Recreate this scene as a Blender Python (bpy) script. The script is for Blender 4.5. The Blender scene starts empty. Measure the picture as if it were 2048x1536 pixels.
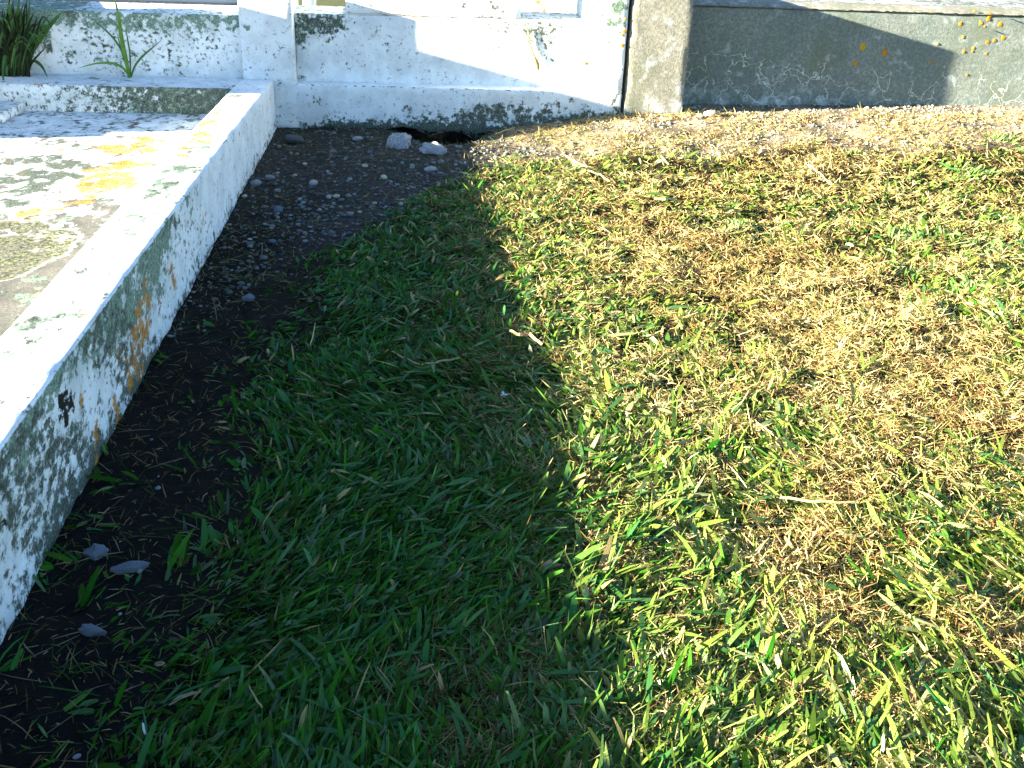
import bpy, bmesh, math, random
import numpy as np
from mathutils import Vector, Matrix
R0 = math.radians
scene = bpy.context.scene
COL = scene.collection
rng = np.random.default_rng(7)
random.seed(7)

# ------------------------------------------------------------------ camera
F, CX, CY, CAMH = 2000.0, 1024.0, 768.0, 1.3
def cam_rot(p, r, y):
    cp, sp = math.cos(p), math.sin(p); cy, sy = math.cos(y), math.sin(y); cr, sr = math.cos(r), math.sin(r)
    A = np.array([[1, 0, 0], [0, -sp, -cp], [0, cp, -sp]])
    B = np.array([[cy, -sy, 0], [sy, cy, 0], [0, 0, 1]])
    C = np.array([[cr, -sr, 0], [sr, cr, 0], [0, 0, 1]])
    return C @ A @ B
CM = cam_rot(R0(26), R0(2.4), R0(6.6))
cam = bpy.data.cameras.new('camera')
cam.sensor_width = 36; cam.lens = 36 * F / 2048; cam.clip_start = 0.05; cam.clip_end = 500
co = bpy.data.objects.new('camera', cam); COL.objects.link(co)
rx, ry, rz = CM[0], -CM[1], -CM[2]
co.matrix_world = Matrix(((rx[0], ry[0], rz[0], 0), (rx[1], ry[1], rz[1], 0), (rx[2], ry[2], rz[2], CAMH), (0, 0, 0, 1)))
scene.camera = co
scene.render.resolution_x, scene.render.resolution_y = 1024, 768

# ------------------------------------------------------------------ light
SUN_EL, SUN_GRAZE = R0(12.9), R0(10)          # low sun from the left, grazing the wall by 10 degrees
sun_dir = Vector((math.cos(SUN_EL) * math.cos(SUN_GRAZE), math.cos(SUN_EL) * math.sin(SUN_GRAZE), -math.sin(SUN_EL)))  # travel direction
world = bpy.data.worlds.new('World'); scene.world = world; world.use_nodes = True
wn = world.node_tree.nodes; wl = world.node_tree.links
sky = wn.new('ShaderNodeTexSky'); sky.sky_type = 'NISHITA'; sky.sun_disc = False
sky.sun_elevation = SUN_EL
sky.sun_rotation = math.atan2(-sun_dir.x, -sun_dir.y)
sky.air_density = 1.0; sky.dust_density = 0.2; sky.ozone_density = 3.0
bg = wn['Background']; bg.inputs['Strength'].default_value = 0.05
wl.new(sky.outputs[0], bg.inputs['Color'])
sl = bpy.data.lights.new('sun', 'SUN'); sl.energy = 5.0; sl.angle = R0(0.6); sl.color = (1.0, 0.90, 0.70)
so = bpy.data.objects.new('sun', sl); COL.objects.link(so)
so.rotation_euler = sun_dir.to_track_quat('-Z', 'Y').to_euler(); so.location = (-6, -2, 4)
vs = scene.view_settings
vs.view_transform = 'Standard'; vs.look = 'None'; vs.gamma = 1; vs.exposure = 3.22; vs.use_curve_mapping = False
scene.render.engine = 'CYCLES'
scene.cycles.max_bounces = 5; scene.cycles.transparent_max_bounces = 4

# ------------------------------------------------------------------ pixel -> place helpers (2048 x 1536 photograph)
def ray(x, y): return CM.T @ np.array([(x - CX) / F, (y - CY) / F, 1.0])
def gz(x, y, z=0.0): d = ray(x, y); return d * ((z - CAMH) / d[2]) + [0, 0, CAMH]
def gy(x, y, Y): d = ray(x, y); return d * (Y / d[1]) + [0, 0, CAMH]
def gx(x, y, X): d = ray(x, y); return d * (X / d[0]) + [0, 0, CAMH]
def sm(a, b, x):
    t = np.clip((np.asarray(x, float) - a) / (b - a), 0, 1); return t * t * (3 - 2 * t)
_perm = np.random.default_rng(3).random((256, 256))
def vnoise(x, y, s):
    x = np.asarray(x, float) * s + 91.3; y = np.asarray(y, float) * s + 47.7
    xi = np.floor(x).astype(int); yi = np.floor(y).astype(int); u = x - xi; v = y - yi
    u = u * u * (3 - 2 * u); v = v * v * (3 - 2 * v)
    g = lambda a, b: _perm[a % 256, b % 256]
    return (g(xi, yi) * (1 - u) + g(xi + 1, yi) * u) * (1 - v) + (g(xi, yi + 1) * (1 - u) + g(xi + 1, yi + 1) * u) * v
def fbm(x, y, s, o=4):
    r = 0; a = 1; t = 0
    for i in range(o): r = r + a * vnoise(x, y, s * 2 ** i); t += a; a *= .5
    return r / t

def tag(o, label=None, cat=None, group=None, kind=None):
    if label: o['label'] = label
    if cat: o['category'] = cat
    if group: o['group'] = group
    if kind: o['kind'] = kind
    return o
def link(name, me, mat=None, parent=None):
    o = bpy.data.objects.new(name, me); COL.objects.link(o)
    if mat is not None: me.materials.append(mat)
    if parent is not None: o.parent = parent
    return o
def empty(name, loc=(0, 0, 0)):
    o = bpy.data.objects.new(name, None); COL.objects.link(o); o.location = loc; o.empty_display_size = .1; return o
def to_local(o, parent):
    o.parent = parent; o.matrix_parent_inverse = Matrix.Translation(-Vector(parent.location)); return o

# ------------------------------------------------------------------ materials
class NT:
    def __init__(self, name):
        self.m = bpy.data.materials.new(name); self.m.use_nodes = True
        self.t = self.m.node_tree; self.n = self.t.nodes; self.l = self.t.links
        self.b = self.n['Principled BSDF']; self.out = self.n['Material Output']
        self.tc = self.n.new('ShaderNodeTexCoord')
    def put(self, s, v):
        if hasattr(v, 'is_output'): self.l.new(v, s)
        else: s.default_value = v
    def coord(self, scale=(1, 1, 1)):
        mp = self.n.new('ShaderNodeMapping'); self.l.new(self.tc.outputs['Object'], mp.inputs[0]); mp.inputs['Scale'].default_value = scale
        return mp.outputs[0]
    def noise(self, s, d=5, rough=.6, co=None, dist=0):
        n = self.n.new('ShaderNodeTexNoise'); n.inputs['Scale'].default_value = s; n.inputs['Detail'].default_value = d
        n.inputs['Roughness'].default_value = rough; n.inputs['Distortion'].default_value = dist
        self.l.new(co if co is not None else self.tc.outputs['Object'], n.inputs['Vector']); return n.outputs['Fac']
    def vor(self, s, feat='F1', co=None, out='Distance'):
        n = self.n.new('ShaderNodeTexVoronoi'); n.inputs['Scale'].default_value = s; n.feature = feat
        self.l.new(co if co is not None else self.tc.outputs['Object'], n.inputs['Vector']); return n.outputs[out]
    def mr(self, v, a, b, c=0, d=1, smooth=True):
        n = self.n.new('ShaderNodeMapRange'); n.interpolation_type = 'SMOOTHSTEP' if smooth else 'LINEAR'
        self.put(n.inputs['Value'], v)
        for k, q in zip(('From Min', 'From Max', 'To Min', 'To Max'), (a, b, c, d)): n.inputs[k].default_value = q
        return n.outputs['Result']
    def math(self, op, a, b=0.0):
        n = self.n.new('ShaderNodeMath'); n.operation = op; self.put(n.inputs[0], a); self.put(n.inputs[1], b); return n.outputs[0]
    def mix(self, f, a, b):
        n = self.n.new('ShaderNodeMix'); n.data_type = 'RGBA'; self.put(n.inputs[0], f)
        for k, v in ((6, a), (7, b)): self.put(n.inputs[k], v if hasattr(v, 'is_output') else (*v, 1))
        return n.outputs[2]
    def attr(self, name, out='Fac'):
        n = self.n.new('ShaderNodeAttribute'); n.attribute_name = name; return n.outputs[out]
    def zone(self, name, noise, lo=.33, hi=.67, sharp=.10):
        # coverage mask: attribute 0 -> nothing, .5 -> half, 1 -> all
        s = self.math('ADD', self.attr(name), self.mr(noise, lo, hi, 0, 1, False))
        return self.mr(s, 1 - sharp, 1 + sharp)
    def bump(self, h, strength=.3, dist=.01):
        n = self.n.new('ShaderNodeBump'); n.inputs['Strength'].default_value = strength; n.inputs['Distance'].default_value = dist
        self.l.new(h, n.inputs['Height']); self.l.new(n.outputs[0], self.b.inputs['Normal'])
    def done(self, col, rough=.85, spec=.25):
        self.put(self.b.inputs['Base Color'], col if hasattr(col, 'is_output') else (*col, 1))
        self.put(self.b.inputs['Roughness'], rough); self.b.inputs['Specular IOR Level'].default_value = spec
        return self.m

def mat_painted(name, sc=(1, 1, 1), base=(.80, .84, .86)):
    t = NT(name)
    c = t.coord(sc)
    col = t.mix(t.mr(t.noise(7, 6, .65), .38, .68), base, (.66, .69, .71))
    col = t.mix(t.mr(t.noise(60, 3, .6), .62, .72, 0, .55), col, (.42, .45, .44))
    g1 = t.noise(24, 8, .66, c); g2 = t.noise(40, 8, .68, c); g3 = t.noise(26, 6, .72, c)
    bare = t.mix(t.mr(t.noise(120, 4), .35, .65), (.115, .11, .098), (.18, .17, .15))
    bare = t.mix(t.mr(t.noise(9, 5), .35, .7), bare, (.085, .085, .075))
    film = t.math('MULTIPLY', t.math('ADD', t.attr('green'), t.attr('dark')), t.mr(t.noise(7, 6, .65), .36, .66, 0, .8)); col = t.mix(film, col, (.38, .47, .45))
    mb = t.zone('bare', t.noise(16, 8, .7, c)); col = t.mix(mb, col, bare)
    mg = t.zone('green', g1); gc = t.mix(t.mr(t.noise(110, 4, .7), .36, .64), (.085, .145, .105), (.27, .36, .28))
    col = t.mix(mg, col, gc)
    md = t.zone('dark', g2, sharp=.17); dc = t.mix(t.mr(t.noise(150, 3, .7), .36, .66), (.035, .05, .04), (.15, .18, .145))
    col = t.mix(md, col, dc)
    mo = t.math('MULTIPLY', t.zone('orange', g3, sharp=.16), t.mr(t.noise(170, 4, .75), .34, .5, .35, 1)); oc = t.mix(t.mr(t.noise(90, 5, .75), .38, .62), (.34, .12, .008), (.60, .30, .05))
    col = t.mix(mo, col, oc)
    mk = t.zone('black', t.noise(40, 5, .7, c), sharp=.08); col = t.mix(mk, col, (.012, .012, .010))
    # ring lichens: 1 at the centre, 0 at the rim
    r = t.attr('ring'); rr = t.math('ADD', r, t.mr(t.noise(30, 5, .65), .3, .7, -.06, .06, False))
    rc = t.mix(t.mr(t.noise(60, 8, .8), .44, .58), (.03, .045, .02), (.27, .26, .16))
    col = t.mix(t.math('MULTIPLY', t.mr(rr, .12, .20), t.mr(t.noise(20, 8, .75), .40, .52, .12, 1)), col, rc)
    rim = t.math('MULTIPLY', t.mr(rr, .05, .10), t.mr(rr, .17, .11)); col = t.mix(rim, col, (.72, .70, .60))
    h = t.math('ADD', t.noise(45, 6, .7), t.math('ADD', t.math('MULTIPLY', mg, .5), t.math('MULTIPLY', mo, .45)))
    t.bump(h, .55, .006)
    return t.done(col, .88, .2)
M_WHITE = mat_painted('white_paint_lichen')
M_WHITE_S = mat_painted('white_paint_streaked', (1, .62, .9))
M_WHITE_L = mat_painted('white_paint_slab', (.55, .42, .5))

def mat_concrete(name, a, b, pits=True, cracks=True):
    t = NT(name)
    col = t.mix(t.mr(t.noise(5, 7, .65), .35, .65), a, b)
    col = t.mix(t.mr(t.noise(48, 8, .78), .40, .60, 0, .75), col, tuple(x * .55 for x in a))
    col = t.mix(t.mr(t.noise(26, 7, .75), .54, .66, 0, .55), col, tuple(x * 1.45 for x in b))
    col = t.mix(t.mr(t.noise(230, 2, .6), .56, .68, 0, .8), col, tuple(min(x * 1.35, .6) for x in b))
    col = t.mix(t.math('MULTIPLY', t.mr(t.noise(3.3, 5, .6), .52, .68), .5), col, (.115, .14, .09))
    pit = t.mr(t.math('ADD', t.vor(46), t.math('MULTIPLY', t.noise(80, 3), .25)), .34, .22)
    pit = t.math('MULTIPLY', pit, t.mr(t.math('ADD', t.attr('pit'), t.noise(9, 4)), .95, 1.15))
    col = t.mix(pit, col, (.03, .035, .03))
    if cracks:
        wob = t.n.new('ShaderNodeVectorMath'); wob.operation = 'ADD'
        nn = t.n.new('ShaderNodeTexNoise'); nn.inputs['Scale'].default_value = 9; nn.inputs['Detail'].default_value = 4
        t.l.new(t.tc.outputs['Object'], nn.inputs['Vector'])
        sc = t.n.new('ShaderNodeVectorMath'); sc.operation = 'SCALE'; sc.inputs['Scale'].default_value = .20
        t.l.new(nn.outputs['Color'], sc.inputs[0]); t.l.new(t.tc.outputs['Object'], wob.inputs[0]); t.l.new(sc.outputs[0], wob.inputs[1])
        e = t.vor(7.0, 'DISTANCE_TO_EDGE', wob.outputs[0])
        ck = t.math('MULTIPLY', t.mr(e, .024, .004), t.mr(t.math('ADD', t.attr('crack'), t.noise(13, 5, .7)), 1.0, 1.16))
        col = t.mix(t.math('MULTIPLY', ck, .8), col, (.62, .66, .62))
    ef = t.zone('salt', t.noise(8, 7, .65), sharp=.35)
    col = t.mix(t.math('MULTIPLY', ef, .75), col, (.62, .66, .70))
    t.bump(t.math('SUBTRACT', t.noise(90, 8, .75), t.math('MULTIPLY', t.mr(t.vor(95), .22, .08), .5)), .75, .007)
    return t.done(col, .92, .15)
M_GREY = mat_concrete('grey_concrete', (.165, .21, .195), (.235, .265, .24))
M_GREYP = mat_concrete('buff_concrete', (.225, .225, .19), (.28, .275, .23), cracks=True)

def mat_simple(name, a, b, scale, rough=.85, spec=.25, bumpd=.004, c=None):
    t = NT(name)
    col = t.mix(t.mr(t.noise(scale, 6, .65), .35, .65), a, b)
    if c: col = t.mix(t.mr(t.noise(scale * 3, 6, .75), .47, .56), col, c)
    t.bump(t.noise(scale * 3, 5, .65), .5, bumpd)
    return t.done(col, rough, spec)
M_LICHEN = mat_simple('orange_lichen', (.30, .12, .008), (.52, .27, .02), 160, .95, .1, .003)
M_LICHEN_Y = mat_simple('yellow_lichen', (.30, .22, .02), (.45, .33, .05), 160, .95, .1, .003)
M_GRANITE = mat_simple('dark_granite', (.02, .025, .03), (.05, .055, .06), 60, .35, .4, .001)
M_ROCKW = mat_simple('chalky_rock', (.40, .41, .43), (.58, .58, .62), 7, .9, .2, .012, (.10, .115, .115))
M_ROCKB = mat_simple('blue_grey_rock', (.15, .18, .24), (.27, .31, .38), 40, .9, .2, .004, (.03, .035, .04))
M_PEB = [mat_simple('pebble_grey', (.15, .17, .18), (.24, .26, .27), 30, .8), mat_simple('pebble_pale', (.24, .255, .255), (.34, .35, .345), 30, .8),
         mat_simple('pebble_blue', (.07, .095, .14), (.12, .15, .20), 30, .8), mat_simple('pebble_dark', (.05, .06, .06), (.09, .10, .10), 30, .8),
         mat_simple('pebble_buff', (.36, .32, .24), (.48, .43, .33), 30, .8)]
M_ROOT = mat_simple('dry_root', (.16, .13, .06), (.28, .23, .12), 60, .9)
M_CRACK = mat_simple('rusty_crack', (.22, .13, .05), (.38, .28, .17), 60, .9)
M_STRAW = mat_simple('dry_straw', (.32, .25, .11), (.46, .38, .20), 60, .6)
M_DRYLEAF = mat_simple('brown_leaf', (.30, .17, .07), (.45, .28, .13), 40, .7)
M_FLUFF = mat_simple('white_fluff', (.70, .70, .78), (.82, .82, .86), 90, .9)
M_LEAF = mat_simple('lily_leaf', (.022, .075, .010), (.05, .14, .018), 20, .45, .4, .001)
M_LEAFD = mat_simple('dark_sheath', (.008, .014, .004), (.022, .034, .008), 30, .7, .2, .001)
M_SPROUT = mat_simple('bright_sprout', (.06, .16, .015), (.10, .22, .03), 20, .5)

def mat_grass(name, rough, trans, spec=.4):
    t = NT(name); c = t.attr('tint', 'Color')
    t.done(c, rough, spec); t.put(t.b.inputs['Specular IOR Level'], t.attr('tint', 'Alpha')); t.bump(t.noise(420, 2, .5), .35, .002)
    tr = t.n.new('ShaderNodeBsdfTranslucent'); t.l.new(c, tr.inputs['Color'])
    mx = t.n.new('ShaderNodeMixShader'); mx.inputs[0].default_value = trans
    t.l.new(t.b.outputs[0], mx.inputs[1]); t.l.new(tr.outputs[0], mx.inputs[2]); t.l.new(mx.outputs[0], t.out.inputs['Surface'])
    return t.m
M_GRASS = mat_grass('grass_blade', .30, .30, .15)
M_DRY = mat_grass('dry_blade', .7, .2, .2)

def mat_ground():
    t = NT('earth')
    c = t.attr('tint', 'Color')
    n = t.noise(45, 8, .75); n2 = t.noise(160, 4, .7)
    k = t.math('MULTIPLY', t.mr(n, .3, .7, .45, 1.5, False), t.mr(n2, .3, .7, .6, 1.4, False))
    v = t.n.new('ShaderNodeVectorMath'); v.operation = 'SCALE'; t.l.new(c, v.inputs[0]); t.l.new(k, v.inputs['Scale'])
    t.bump(t.math('ADD', n, t.math('MULTIPLY', n2, .5)), .9, .02)
    return t.done(v.outputs[0], .95, .1)
M_EARTH = mat_ground()

# ------------------------------------------------------------------ ground
def bare_mask(X, Y):
    """1 where soil lies bare (corner by the kerb and the strip along the walls)"""
    w = (fbm(X, Y, 3.0) - .5) * .5
    line = 5.30 - np.clip(.5 - X, 0, 3) * 1.9 - .12 * sm(.5, 1.0, X) + np.clip(X - 1.0, 0, 4) * .14      # grass starts below this Y
    return sm(-.10, .22, Y - line + w)
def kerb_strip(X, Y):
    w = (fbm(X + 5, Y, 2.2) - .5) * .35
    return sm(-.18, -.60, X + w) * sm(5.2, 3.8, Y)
def ground_z(X, Y):
    X = np.asarray(X, float); Y = np.asarray(Y, float)
    z = .022 * sm(-.65, -.15, X) + .014 * sm(-.5, .1, X) * sm(3.8, 1.6, Y)
    z = z + .105 * sm(.45, 1.5, X) * sm(4.6, 6.1, Y) + .03 * sm(1.6, 4.2, X) * sm(4.6, 6.1, Y)
    lawn = sm(-.4, 0, X) * sm(6.0, 5.2, Y)
    z = z + lawn * ((fbm(X, Y, 8.0, 3) - .5) * (.018 + .042 * sm(.6, 1.1, X)) + (fbm(X, Y, 1.3, 2) - .5) * .035)
    z = z + (fbm(X, Y, 11, 3) - .5) * .014 + (fbm(X + 2, Y, 26, 2) - .5) * .016 * (1 - sm(-.3, .1, X) * sm(5.6, 4.8, Y))
    hole = np.exp(-(((X - .24) / .20) ** 2 + ((Y - 6.30) / .33) ** 2))
    z = z - .23 * hole - .02 * np.exp(-(((X + .1) / .5) ** 2 + ((Y - 5.9) / .4) ** 2))
    z = np.where(Y > 6.75, 0.0, z)
    return z
def axis(lo, hi, step, far):
    core = np.arange(lo, hi + 1e-6, step); out = [hi + step * 1.6 ** k for k in range(1, 40)]
    out = [v for v in out if v < far] + [far]; neg = [lo - step * 1.6 ** k for k in range(1, 40)]
    neg = [v for v in neg if v > -far][::-1]
    return np.array([-far] + neg + list(core) + out)
def grid_mesh(name, xs, ys, zf):
    X, Y = np.meshgrid(xs, ys); Z = zf(X, Y); nx, ny = len(xs), len(ys)
    v = np.stack([X, Y, Z], -1).reshape(-1, 3)
    i = np.arange((ny - 1) * nx).reshape(ny - 1, nx)[:, :-1].ravel()
    f = np.stack([i, i + 1, i + nx + 1, i + nx], -1)
    me = bpy.data.meshes.new(name); me.vertices.add(len(v)); me.vertices.foreach_set('co', v.ravel().astype(np.float32))
    me.loops.add(f.size); me.loops.foreach_set('vertex_index', f.ravel().astype(np.int32))
    me.polygons.add(len(f)); me.polygons.foreach_set('loop_start', np.arange(0, f.size, 4, dtype=np.int32))
    me.update(calc_edges=True); me.polygons.foreach_set('use_smooth', np.ones(len(f), bool))
    return me, v
me, v = grid_mesh('ground', axis(-1.0, 4.8, .028, 220), axis(.8, 6.8, .028, 260), ground_z)
X, Y = v[:, 0], v[:, 1]
bm_, ks_ = bare_mask(X, Y), kerb_strip(X, Y)
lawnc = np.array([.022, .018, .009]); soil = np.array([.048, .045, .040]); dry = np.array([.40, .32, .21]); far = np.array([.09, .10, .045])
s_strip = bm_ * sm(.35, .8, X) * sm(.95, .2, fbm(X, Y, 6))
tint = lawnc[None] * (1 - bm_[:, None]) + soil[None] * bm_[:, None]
tint = tint * (1 - ks_[:, None]) + np.array([.010, .0095, .009])[None] * ks_[:, None]  # dark soil beside the kerb, with extra shade painted into its tint
tint = tint * (1 - s_strip[:, None]) + dry[None] * s_strip[:, None]
fm = sm(6.8, 7.5, Y)[:, None]; tint = tint * (1 - fm) + far[None] * fm
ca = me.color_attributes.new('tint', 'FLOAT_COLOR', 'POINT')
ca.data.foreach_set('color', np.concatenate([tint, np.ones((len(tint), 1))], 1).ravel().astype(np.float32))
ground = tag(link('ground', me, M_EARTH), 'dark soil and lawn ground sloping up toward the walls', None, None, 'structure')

# ------------------------------------------------------------------ masonry: rounded, subdivided, weathered boxes
ZN = ('dark', 'green', 'orange', 'bare', 'black', 'ring', 'crack', 'salt', 'pit')
def lines(a, b, r, res):
    n = max(2, int(round((b - a - 2 * r) / res)))
    return np.array([a, a + r * .3, *np.linspace(a + r, b - r, n + 1), b - r * .3, b])
def block(name, lo, hi, mat, parent, res=.03, r=.008, wear=.003, chips=.0, paint=None, post=None, seed=0):
    lo, hi = np.array(lo, float), np.array(hi, float)
    ax = [lines(lo[k], hi[k], r, res) for k in range(3)]
    bm = bmesh.new()
    for k in range(3):
        a, b = [(1, 2), (2, 0), (0, 1)][k]
        for side in (0, 1):
            A, B = ax[a], ax[b]; vv = []
            for p in A:
                row = []
                for q in B:
                    c = [0, 0, 0]; c[a] = p; c[b] = q; c[k] = (lo, hi)[side][k]
                    row.append(bm.verts.new(c))
                vv.append(row)
            for i in range(len(A) - 1):
                for j in range(len(B) - 1):
                    f = [vv[i][j], vv[i + 1][j], vv[i + 1][j + 1], vv[i][j + 1]]
                    bm.faces.new(f if side else f[::-1])
    bmesh.ops.remove_doubles(bm, verts=bm.verts, dist=1e-5)
    me = bpy.data.meshes.new(name); bm.to_mesh(me); bm.free()
    n = len(me.vertices); P = np.empty(n * 3, np.float32); me.vertices.foreach_get('co', P); P = P.reshape(-1, 3).astype(float)
    q = np.clip(P, lo + r, hi - r); d = P - q; L = np.linalg.norm(d, axis=1, keepdims=True); L[L == 0] = 1
    nrm = d / L; P = q + nrm * r
    edge = (np.abs(nrm).max(1) < .97)
    w = (fbm(P[:, 0] * 1.3 + P[:, 2] * .7 + seed, P[:, 1] * 1.3 + P[:, 2] * 1.1, 9) - .5) * 2
    P = P + nrm * (w * wear)[:, None]
    if chips:
        cc = fbm(P[:, 0] + P[:, 2] + seed * 3, P[:, 1] + P[:, 2], 41, 2); P = P - nrm * (np.where(edge, sm(.58, .80, cc) * chips, 0))[:, None]
    if post is not None: P = post(P, nrm)
    me.vertices.foreach_set('co', P.ravel().astype(np.float32)); me.update()
    z = paint(P, nrm) if paint else {}
    for k in ZN:
        val = z.get(k, None)
        at = me.attributes.new(k, 'FLOAT', 'POINT')
        if val is not None: at.data.foreach_set('value', np.broadcast_to(np.asarray(val, np.float32), (n,)).copy())
    me.polygons.foreach_set('use_smooth', np.ones(len(me.polygons), bool))
    return link(name, me, mat, parent)
def spots(P, pts):
    """pts: (world point, radius, strength) -> soft union"""
    out = np.zeros(len(P))
    for c, rad, s in pts:
        d = np.linalg.norm(P - np.asarray(c)[None], axis=1); out = np.maximum(out, s * sm(1.25, .25, d / rad))
    return out
nz = lambda P, s, o=3: fbm(P[:, 0] + P[:, 2] * .37, P[:, 1] + P[:, 2] * 1.3, s, o)

# ---- the grave on the left
grave = empty('grave', (-1.6, 3.6, 0)); tag(grave, 'white lichen-covered grave with raised kerb and sunken slab', 'grave')
KX = -.77
orange_side = [(gx(*p, KX), r, s) for p, r, s in [((292, 608), .10, .52), ((283, 655), .12, .56), ((272, 705), .11, .58), ((262, 735), .07, .55), ((345, 540), .045, .8), ((350, 572), .04, .7),
    ((404, 437), .035, .7), ((412, 430), .02, .7), ((372, 440), .02, .6), ((228, 800), .03, .8), ((180, 812), .022, .8), ((196, 820), .022, .85), ((166, 795), .025, .7), ((234, 832), .035, .9), ((192, 862), .025, .8), ((192, 912), .03, .8), ((258, 770), .03, .7), ((240, 715), .03, .6)]]
black_side = [(gx(x, y, KX), .032, .85) for x, y in ((133, 788), (125, 805), (122, 820), (133, 840), (142, 822), (143, 800))] + [(gx(8, 1030, KX), .02, .8)]
orange_top = [(gz(x, y, .29), r, s) for x, y, r, s in [(425, 225, .10, .72), (410, 250, .12, .75), (398, 275, .12, .75), (395, 292, .10, .7), (372, 305, .07, .8), (360, 322, .08, .7), (435, 210, .05, .5), (350, 333, .06, .5)]]
green_top = [(gz(x, y, .3), r, s) for x, y, r, s in [(470, 187, .05, 1.0), (400, 300, .10, .5), (365, 345, .12, .62), (330, 375, .11, .6), (315, 395, .1, .58), (345, 410, .10, .4), (285, 440, .12, .4), (250, 480, .1, .35), (180, 560, .1, .35),
    (135, 645, .06, .6), (98, 605, .05, .5), (65, 665, .07, .68), (50, 700, .06, .6), (30, 735, .06, .5), (15, 690, .05, .5)]]
def kerb_post(P, n):
    P = P.copy(); t = np.clip((P[:, 2]) / .30, 0, 1)
    top = np.interp(P[:, 1], [1.0, 2.8, 4.3, 6.2], [.325, .322, .308, .278])
    P[:, 2] = np.where(P[:, 2] > 0, P[:, 2] / .30 * top, P[:, 2])
    P[:, 0] += np.where(P[:, 2] < .05, .012 * (nz(P, 9) - .35), 0) * (P[:, 0] > -.85)
    return P
def kerb_paint(P, n):
    Y, Z = P[:, 1], P[:, 2]; side = (n[:, 0] > .5); top = (n[:, 2] > .6)
    w = (nz(P, 2.2) - .5); near = sm(4.15, 3.2, Y + w * 1.2)
    g = np.where(side, .66 * near * sm(.14, .29, Z + w * .34), 0); g = np.maximum(g, np.where(top, spots(P, green_top), 0))
    d = np.where(side, near * (.12 + .34 * sm(.48, .66, nz(P, 5))) + .09 + .30 * sm(.09, .0, Z + w * .10), .10)
    d = np.maximum(d, np.where(top, spots(P, green_top) * .75, 0)); d = np.where((n[:, 2] > .2) & (n[:, 0] > .3), d * .35, d); g = np.where((n[:, 2] > .45) & (n[:, 0] > .3), g * .3, g)
    o = np.where(side, spots(P, orange_side), np.where(top, spots(P, orange_top), 0))
    return dict(green=g, dark=d, orange=o, black=np.where(side, spots(P, black_side), sm(.03, -.01, Z) * .8 * side), bare=np.where(top, .15 * sm(.5, .7, nz(P, 6)), .14 * near * side))
side = block('side_kerb', (-.955, .9, -.06), (KX, 6.156, .30), M_WHITE_S, None, .03, .007, .0012, .0012, kerb_paint, kerb_post, 1); to_local(side, grave)
def head_paint(P, n):
    X = P[:, 0]; f = n[:, 1] < -.5; top = n[:, 2] > .6
    d = np.where(f, .22 + .42 * sm(-2.1, -1.35, X) + .12 * (nz(P, 6) - .5), .12); g = np.where(f, .15 + .62 * sm(-1.8, -1.25, X), 0)
    return dict(dark=d, green=g, orange=np.where(top, .30 * sm(.5, .7, nz(P, 7)) * sm(5.98, 5.9, P[:, 1]), 0), bare=np.where(top, .25 * sm(.45, .6, nz(P, 5)), 0))
hk = block('head_kerb', (-2.75, 5.865, -.05), (-.957, 6.215, .274), M_WHITE, None, .03, .010, .004, .006, head_paint, None, 2); to_local(hk, grave)
SZ = .132
o_slab = [(gz(x, y, SZ), r, s) for x, y, r, s in [(285, 285, .14, .62), (265, 300, .15, .66), (240, 300, .14, .66), (215, 295, .1, .6), (250, 330, .16, .64), (225, 355, .17, .72), (205, 372, .15, .66), (240, 372, .12, .55), (180, 385, .13, .55), (120, 300, .03, .8), (90, 418, .10, .5), (60, 432, .10, .48), (35, 440, .05, .5), (150, 410, .1, .42), (300, 275, .1, .4), (5, 295, .05, .6), (190, 345, .1, .5)]]
d_slab = [(gz(x, y, SZ), r, s) for x, y, r, s in [(105, 285, .10, .6), (150, 292, .08, .55), (90, 318, .12, .66), (45, 320, .12, .64), (130, 330, .15, .72), (180, 335, .1, .6), (70, 350, .17, .74), (125, 350, .16, .72), (15, 360, .12, .7), (75, 372, .12, .7), (40, 385, .1, .6), (235, 325, .07, .6), (195, 295, .06, .6), (195, 400, .09, .66), (20, 405, .12, .6), (170, 370, .08, .5), (5, 325, .1, .6), (290, 330, .09, .4), (320, 345, .1, .45)]]
def slab_paint(P, n):
    base = sm(4.35, 3.45, P[:, 1] + (nz(P, 3) - .5) * 1.0 + .35 * (P[:, 0] + 1.2))
    ring = np.full(len(P), -1.0)
    for x, y, r in ((30, 500, .185), (90, 478, .12), (0, 552, .05), (10, 450, .06), (60, 455, .07), (75, 435, .05), (-20, 530, .16)):
        c = gz(x, y, SZ); ring = np.maximum(ring, 1 - np.linalg.norm(P[:, :2] - c[:2], axis=1) / r * 1.0)
    top = n[:, 2] > .5
    return dict(dark=np.where(top, np.maximum(spots(P, d_slab) * 1.05, .20), .2), orange=spots(P, o_slab) * 1.16, bare=np.maximum(base * .95, .30), green=.24, ring=np.clip(ring + .12, 0, 1) * (ring > -.12))
slab = block('slab', (-2.75, .9, -.05), (-.957, 5.862, SZ), M_WHITE_L, None, .024, .010, .003, 0, slab_paint, None, 3); to_local(slab, grave)
flat_stone = block('marble_offcut', (-2.62, 5.50, SZ + .001), (-2.085, 5.83, SZ + .055), M_WHITE, None, .04, .012, .006, .006, lambda P, n: dict(dark=.30, green=.1), None, 4)
tag(flat_stone, 'flat white stone block lying in the far corner of the grave slab', 'stone')

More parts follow.
